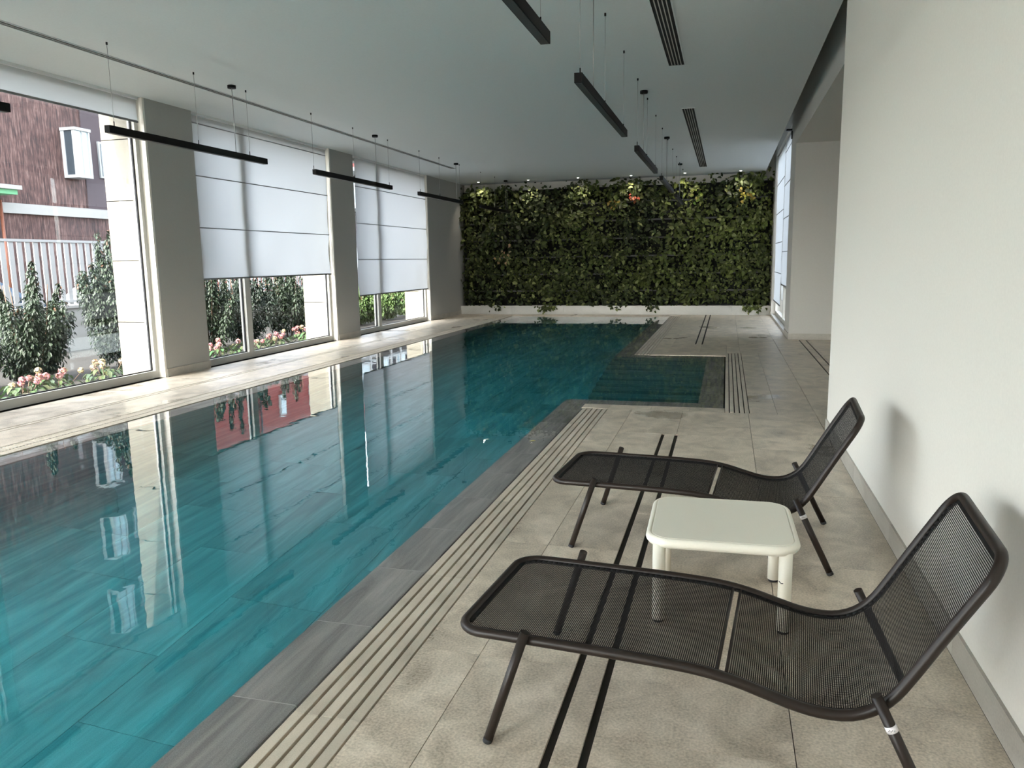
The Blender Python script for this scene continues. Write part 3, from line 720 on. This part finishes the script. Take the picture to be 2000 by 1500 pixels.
# ------------------------------------------------------------------ side table
def rrect(h, r_, n=10):
    out = []
    for cx_, cy_, a0 in ((h-r_, h-r_, 0), (-h+r_, h-r_, PI/2), (-h+r_, -h+r_, PI), (h-r_, -h+r_, 1.5*PI)):
        for k in range(n+1): a = a0+PI/2*k/n; out.append((cx_+r_*math.cos(a), cy_+r_*math.sin(a)))
    return out
tb = thing('side_table', 'low square cream white metal side table between the loungers', 'table', (0.005, 3.375, 0), math.radians(1.0))
def ringed(rings, name, parent, capt=True):
    mb = MB(); n_ = None
    for h, r_, z in rings:
        pts = rrect(h, r_); n_ = len(pts); mb.v += [(x, y, z) for x, y in pts]
    for i in range(len(rings)-1):
        for j in range(n_):
            k = (j+1) % n_; mb.f.append((i*n_+j, i*n_+k, (i+1)*n_+k, (i+1)*n_+j)); mb.sm.append(True)
    mb.f.append(tuple(reversed(range(n_)))); mb.sm.append(False)
    mb.f.append(tuple((len(rings)-1)*n_+j for j in range(n_))); mb.sm.append(False)
    return mb.build(name, 'white_powdercoat', parent)
TH = 0.372
ringed([(0.285, 0.085, TH-0.044), (0.297, 0.097, TH-0.040), (0.305, 0.105, TH-0.030), (0.308, 0.108, TH-0.020), (0.305, 0.105, TH-0.009), (0.298, 0.098, TH-0.002), (0.290, 0.090, TH), (0.287, 0.087, TH-0.001), (0.285, 0.085, TH-0.004)], 'table_rim', tb)
ringed([(0.2835, 0.0835, TH-0.02), (0.2835, 0.0835, TH-0.002), (0.281, 0.081, TH)], 'table_top', tb)
for sx in (-1, 1):
    for sy_ in (-1, 1):
        lg = MB().tube([(sx*0.248, sy_*0.262, 0.012), (sx*0.248, sy_*0.262, TH-0.03)], 0.0265, 20).build('leg', 'white_powdercoat', tb)
        MB().tube([(sx*0.248, sy_*0.262, 0.0), (sx*0.248, sy_*0.262, 0.014)], 0.022, 16).build('rubber_foot', 'rubber', lg)
        if sx > 0 and sy_ < 0:
            MB().tube([(sx*0.248-0.024, sy_*0.262-0.0135, 0.222), (sx*0.248-0.016, sy_*0.262-0.0222, 0.216), (sx*0.248-0.009, sy_*0.262-0.0254, 0.218)], 0.0018, 5).build('scuff_mark', 'ink', lg)

# fallen leaves on the water
for x, y, m_, lab, s_ in ((-1.94, 6.186, 'fallen_white', 'pale fallen petal floating on the pool away from the edge', 0.028), (-1.542, 6.21, 'fallen_yellow', 'yellow fallen leaf floating over the grey pool coping', 0.030)):
    mb = MB(); mb.v = [(-s_, 0, 0), (-s_*.3, -s_*.5, .002), (s_*.4, -s_*.42, .003), (s_, 0, .001), (s_*.4, s_*.4, .004), (-s_*.3, s_*.5, .002), (0, 0, .0055)]
    mb.f = [(0, 1, 6), (1, 2, 6), (2, 3, 6), (3, 4, 6), (4, 5, 6), (5, 0, 6), (0, 5, 4, 3, 2, 1)]; mb.sm = [False]*7
    o = mb.build('fallen_leaf', m_, None, (x, y, -0.0055)); tag(o, lab, 'leaf'); o.rotation_euler = (0, 0, 0.4)

# ------------------------------------------------------------------ outside: ground, garden wall, fence
struct(bx('ground_garden', 'soil', (-13.2, -8.0, -12, 40, -0.6, -0.2)), 'dark soil of the garden bed outside the windows')
struct(bx('ground_street', 'asphalt', (-60, -13.2, -40, 90, -0.6, -0.25)), 'grey street beyond the fence')
struct(bx('ground_rear', 'asphalt', (-13.2, 60, -60, -4.5, -0.6, -0.15)), 'paved ground behind the hall')
struct(bx('ground_side', 'asphalt', (4.4, 60, -4.5, 90, -0.6, -0.15)), 'paved ground beyond the right wall')
gw = MB().box(-13.2, -13.0, -10, 40, -0.5, 0.68).box(-13.24, -12.96, -10, 40, 0.68, 0.73)
struct(gw.build('wall_garden', 'band_plaster'), 'low pale garden wall under the white fence')
fe = thing('picket_fence', 'white slatted metal fence on the garden wall outside the windows', 'fence', (-13.1, 12, 0.73))
bx('fence_rail', 'fence_paint', (-0.03, 0.03, -10, 16, 1.28, 1.33), fe); bx('fence_rail', 'fence_paint', (-0.03, 0.03, -10, 16, 0.06, 0.11), fe)
sm_ = MB().box(-0.012, 0.012, -0.052, 0.052, 0.02, 1.30).mesh('fence_slat', 'fence_paint')
for k in range(140): link('fence_slat', sm_, fe, (0.0, -9.9+0.185*k, 0))

# ------------------------------------------------------------------ outside: shrubs and flowers
def shrub_mesh(seed, h, rx, ry, nleaf, tint, size=0.055, taper=1.0):
    r = random.Random(seed); mb = MB(); ns = 26
    for k in range(ns):
        a = 2*PI*k/ns+r.uniform(-.3, .3); q = math.sqrt(r.uniform(0.0, 1.0)); hh = h*(1.0-0.42*q*q)*r.uniform(0.72, 1.06)
        tip = Vector((rx*q*math.cos(a), ry*q*math.sin(a), hh)); basep = Vector((tip.x*0.35, tip.y*0.35, 0.0)); low = 0.06 if q > 0.5 else 0.3
        for _ in range(nleaf//ns):
            t_ = low+(1-low)*r.random()**0.8
            c = basep.lerp(tip, t_); w_ = 0.045+0.13*math.sin(PI*min(1, t_*0.9+0.05))
            d = Vector((r.gauss(0, 1), r.gauss(0, 1), r.gauss(0, 0.7))).normalized()
            c = c+d*w_*r.uniform(0.3, 1.1); c.z = max(c.z, 0.03)
            b = r.uniform(0.5, 1.4); L = size*r.uniform(0.7, 1.4)
            cl = tuple(v*b for v in tint)
            if t_ > 0.9 and r.random() < 0.08: cl = (0.085*b, 0.04*b, 0.02*b)
            leaf_into(mb, c, d+Vector((0, 0, 0.6)), d+Vector((0, 0, 0.8)), L*1.5, L*0.62, cl)
    return mb
def shrub(label, x, y, h, rx, ry, n_, tint, seed, group, size=0.055, taper=1.0):
    r_ = thing('garden_shrub', label, 'shrub', (x, y, -0.2), group=group)
    shrub_mesh(seed, h, rx, ry, int(n_*2.4), tint, size*0.8, taper).build('shrub_foliage', 'leaf', r_)
    r = random.Random(seed)
    for k in range(4):
        a = r.uniform(0, 6.28); MB().tube([(0.05*math.cos(a), 0.05*math.sin(a), -0.02), (rx*0.35*math.cos(a), ry*0.35*math.sin(a), h*0.5), (rx*0.45*math.cos(a), ry*0.45*math.sin(a), h*0.85)], 0.012, 6, radii=[0.016, 0.011, 0.005]).build('shrub_stem', 'bark', r_)
G = (0.016, 0.029, 0.013); G2 = (0.011, 0.022, 0.012); G3 = (0.055, 0.10, 0.022)
gs = 'shrubs outside the windows'
shrub('bushy green shrub before the fence, left in the clear window', -10.0, 9.25, 1.72, 0.75, 0.62, 3400, G, 21, gs)
shrub('tall slender green shrub next to the cream stone pier', -10.0, 10.9, 2.55, 0.5, 0.45, 3600, G, 22, gs)
shrub('low dark shrub at the left edge of the clear window', -9.9, 7.8, 1.2, 0.6, 0.65, 2600, G2, 23, gs)
shrub('dark shrub behind the window frame at the left edge of the picture', -10.2, 6.2, 1.35, 0.6, 0.65, 2200, G2, 24, gs)
shrub('dense dark shrub left of the mullion under the lowered blind', -10.0, 13.4, 1.75, 0.7, 0.85, 3400, G, 25, gs)
shrub('dense dark shrub seen behind the mullion under the lowered blind', -10.2, 14.9, 1.8, 0.7, 0.85, 3400, G2, 26, gs)
shrub('dense dark shrub right of the mullion under the lowered blind', -10.0, 16.4, 1.95, 0.7, 0.72, 3600, G, 27, gs)
shrub('dense dark shrub hidden mostly by the grey pier beside the blind', -10.0, 18.05, 1.7, 0.7, 0.85, 2600, G2, 28, gs)
shrub('bright green shrub at the left of the window by the green wall', -9.8, 19.8, 1.05, 0.7, 0.75, 3000, G3, 29, gs, 0.075)
shrub('bright green shrub beside the mullion of the window by the green wall', -9.9, 21.45, 1.0, 0.7, 0.72, 3000, G3, 30, gs, 0.075)
shrub('bright green shrub beside the cream pier of the window by the green wall', -9.8, 23.1, 1.1, 0.7, 0.75, 3000, G3, 31, gs, 0.075)
shrub('tall dark shrub rising behind the bright green ones', -11.9, 22.2, 2.0, 0.9, 1.6, 3400, G2, 32, gs, 0.07)
def flower(label, x, y, seed, nh, pink=True):
    r = random.Random(seed); r_ = thing('flower_plant', label, 'flowers', (x, y, -0.2), group='flowering plants outside the windows')
    lv = MB()
    for _ in range(90):
        a = r.uniform(0, 6.28); q = r.uniform(0.03, 0.3)
        leaf_into(lv, Vector((q*math.cos(a), q*1.2*math.sin(a), r.uniform(0.02, 0.22))), Vector((math.cos(a)*.5, math.sin(a)*.5, 1)), Vector((math.cos(a), math.sin(a), 0.2)), r.uniform(.08, .14), r.uniform(.05, .08), tuple(t*r.uniform(.7, 1.3) for t in (0.05, 0.08, 0.03)))
    lv.build('plant_leaves', 'leaf', r_)
    for k in range(nh):
        hd = MB(); hx, hy, hz = r.uniform(-.22, .22), r.uniform(-.3, .3), r.uniform(0.2, 0.34); R_ = r.uniform(0.04, 0.065)
        base = (0.36, 0.17, 0.165) if (pink and r.random() < .7) else (0.33, 0.26, 0.17)
        for _ in range(46):
            d = Vector((r.gauss(0, 1), r.gauss(0, 1), r.gauss(0.3, 1))).normalized()
            leaf_into(hd, Vector((hx, hy, hz))+d*R_*0.75, d, Vector((r.uniform(-1, 1), r.uniform(-1, 1), r.uniform(-1, 1))), 0.035, 0.032, tuple(t*r.uniform(.75, 1.2) for t in base), 0.1, 0.1)
        hd.build('flower_head', 'petal', r_)
        MB().tube([(hx*.3, hy*.3, 0.0), (hx, hy, hz-R_*.5)], 0.005, 5).build('flower_stem', 'bark', r_)
fl_ = [(-8.75, 7.9, 3, 'pale pink flowers at the lower left of the clear window'), (-8.95, 8.6, 4, 'pink flowers in the middle of the clear window sill'), (-8.9, 9.45, 3, 'cream flowers against the cream pier in the clear window'),
       (-8.8, 11.1, 3, 'pink flowers at the left foot of the window under the lowered blind'), (-8.9, 12.2, 4, 'peach flowers left of the mullion under the lowered blind'), (-8.9, 13.2, 3, 'peach flowers hidden partly by the mullion under the lowered blind'),
       (-8.95, 14.15, 5, 'bright pink flowers just right of the mullion'), (-8.9, 15.3, 4, 'bright pink flowers beside the cream pier under the lowered blind')]
for i, (x, y, nh, lab) in enumerate(fl_): flower(lab, x, y, 60+i, nh+3, pink=(i not in (2,)))

# ------------------------------------------------------------------ outside: buildings and cars
FX = -20.7
bb = thing('brown_building', 'brown reed clad apartment house across the street', 'building', (FX, 14, -0.25))
def bp_(name, mat, x0, x1, y0, y1, z0, z1, parent=None):
    p = parent or bb; o = MB().box(x0-FX, x1-FX, y0-14, y1-14, z0+0.25, z1+0.25).build(name, mat, p); return o
bp_('reed_wall', 'reed', FX-8, FX, 15.6, 24.6, 3.44, 13.0); bp_('reed_wall', 'reed', FX-8, FX-0.05, 15.6, 24.6, -0.25, 3.14)
bp_('floor_band', 'band_plaster', FX-8, FX+0.10, 15.6, 24.6, 3.14, 3.44)
bp_('dark_panel', 'dark_cladding', FX, FX+0.04, 21.95, 24.6, 3.44, 13.0)
bp_('roof_slab', 'roof_tile', FX-8.3, FX+0.5, 15.2, 25, 13.0, 13.3)
def bay(y0, y1, z0, z1, D=0.56):
    b = bp_('bay_window', 'bay_paint', FX, FX+D, y0, y1, z0-0.09, z0)
    bp_('bay_head', 'bay_paint', FX, FX+D+0.03, y0-0.03, y1+0.03, z1, z1+0.09, b)
    for ya, yb in ((y0, y0+0.08), (y1-0.06, y1), (y0+0.30, y0+0.335)): bp_('bay_post', 'bay_paint', FX+D-0.12, FX+D, ya, yb, z0, z1, b)
    bp_('bay_post', 'bay_paint', FX, FX+0.13, y0, y0+0.07, z0, z1, b)
    bp_('bay_pane', 'pale_glass', FX+D-0.06, FX+D-0.04, y0+0.08, y0+0.30, z0, z1, b); bp_('bay_pane', 'pale_glass', FX+D-0.06, FX+D-0.04, y0+0.335, y1-0.06, z0, z1, b)
    bp_('bay_side_pane', 'dark_glass', FX+0.13, FX+D-0.12, y0+0.02, y0+0.04, z0, z1, b)
    return b
for z0 in (4.46, 7.11, 9.76): bay(21.1, 21.72, z0, z0+1.38)
for z0 in (4.5, 7.15, 9.8):
    wn = bp_('small_window', 'bay_paint', FX+0.04, FX+0.10, 22.55, 23.25, z0, z0+1.2); bp_('small_pane', 'dark_glass', FX+0.09, FX+0.115, 22.63, 23.17, z0+0.07, z0+1.13, wn)
dp = MB().tube([(0.16, 4.5, 3.75), (0.16, 4.5, 0.1)], 0.045, 10).build('downpipe', 'copper', bb)
MB().prism([(0.0, 3.0), (0.7, 3.0), (0.7, 4.62), (0.0, 4.62)], 3.88, 4.02).build('awning', 'awning_green', bb)
MB().prism([(0.0, 2.9), (0.8, 2.9), (0.8, 4.7), (0.0, 4.7)], 4.02, 4.14).build('awning_cap', 'band_plaster', bb)

RX = -23.5
rb = thing('red_building', 'terracotta red house with a white window farther along the street', 'building', (RX, 35, -0.25))
def rp(name, mat, x0, x1, y0, y1, z0, z1, parent=None): return MB().box(x0-RX, x1-RX, y0-35, y1-35, z0+0.25, z1+0.25).build(name, mat, parent or rb)
rp('house_wall', 'red_render', RX-8, RX, 30.6, 42.0, -0.25, 9.0); rp('eaves', 'white_paint', RX-8.3, RX+0.4, 30.3, 42.3, 9.0, 9.25)
for y, z in ((37.0, 5.5), (40.2, 5.5), (37.0, 1.6)):
    wn = rp('house_window', 'fence_paint', RX, RX+0.10, y, y+0.62, z, z+1.25); rp('house_pane', 'pale_glass', RX+0.05, RX+0.12, y+0.08, y+0.54, z+0.08, z+1.17, wn)
MB().tube([(0.08, 0.2, 0.2), (0.08, 0.2, 9.2)], 0.05, 8).build('downpipe', 'dark_cladding', rb)
WX = -24.0
wb = thing('balcony_building', 'maroon house with white balcony posts at the end of the street', 'building', (WX, 52, -0.25))
def wp(name, mat, x0, x1, y0, y1, z0, z1, parent=None): return MB().box(x0-WX, x1-WX, y0-52, y1-52, z0+0.25, z1+0.25).build(name, mat, parent or wb)
wp('house_wall', 'dark_cladding', WX-8, WX, 43.5, 64, -0.25, 7.2); wp('upper_wall', 'red_render', WX-8, WX, 43.5, 64, 7.2, 10.0)
for z in (2.2, 4.9, 7.2): wp('balcony_slab', 'fence_paint', WX, WX+1.4, 43.5, 64, z, z+0.22)
for k in range(13): wp('balcony_post', 'fence_paint', WX+1.25, WX+1.37, 43.6+1.65*k, 43.75+1.65*k, 2.2, 7.2)
for k in range(6):
    wn = wp('balcony_door', 'white_paint', WX, WX+0.08, 45+3*k, 46.6+3*k, 5.12, 7.0); wp('door_pane', 'pale_glass', WX+0.06, WX+0.1, 45.1+3*k, 46.5+3*k, 5.2, 6.9, wn)

st = thing('street_tree', 'dark leafy street tree before the red house', 'tree', (-18.5, 26.2, -0.25))
MB().tube([(0, 0, 0), (0.05, 0.02, 1.4), (0.0, 0.05, 2.6)], 0.1, 8, radii=[0.13, 0.10, 0.06]).build('tree_trunk', 'bark', st)
tm = shrub_mesh(77, 3.2, 1.5, 1.5, 5200, G2, 0.12); tm.v = [(a, b, c+2.0) for a, b, c in tm.v]; tm.build('tree_crown', 'leaf', st)
def car(label, y, mat, x=-16.2):
    r_ = thing('parked_car', label, 'car', (x, y, -0.25), group='cars parked behind the fence')
    # side profile along Y, extruded over X
    prof_ = [(-2.0, 0.28), (-2.05, 0.62), (-1.9, 0.86), (-1.05, 0.95), (-0.45, 1.42), (0.75, 1.46), (1.45, 1.02), (1.95, 0.92), (2.05, 0.6), (2.0, 0.28)]
    mb = MB(); n_ = len(prof_)
    for xx, sc in ((-0.82, 1), (0.82, 1)):
        for a, b in prof_: mb.v.append((xx*(0.82 if b > 1.2 else 1), a, b))
    mb.f.append(tuple(range(n_))); mb.f.append(tuple(reversed(range(n_, 2*n_))))
    for i in range(n_): j = (i+1) % n_; mb.f.append((j, i, n_+i, n_+j))
    mb.sm = [False]*len(mb.f); mb.build('car_body', mat, r_)
    for sg in (-1, 1):
        for pts in ([(-0.85, 1.0), (-0.40, 1.36), (0.10, 1.38), (0.10, 1.0)], [(0.18, 1.0), (0.18, 1.38), (0.70, 1.39), (1.20, 1.02)]):
            q = MB(); q.v = [(sg*(0.80 if b < 1.2 else 0.70), a, b) for a, b in pts] + [(sg*(0.83 if b < 1.2 else 0.73), a, b) for a, b in pts]
            q.f = [(0, 1, 2, 3), (7, 6, 5, 4), (0, 4, 5, 1), (1, 5, 6, 2), (2, 6, 7, 3), (3, 7, 4, 0)]; q.sm = [False]*6; q.build('side_window', 'dark_glass', r_)
        for yy in (-1.25, 1.3): MB().tube([(sg*0.62, yy, 0.31), (sg*0.84, yy, 0.31)], 0.31, 18).build('wheel', 'tyre', r_)
        MB().box(sg*0.55-0.14, sg*0.55+0.14, -2.07, -1.98, 0.64, 0.78).build('tail_lamp', 'car_red', r_)
car('blue car behind the fence at the left edge of the clear window', 13.0, 'car_blue')
car('white car behind the fence beside the tall slender shrub', 17.9, 'car_white')
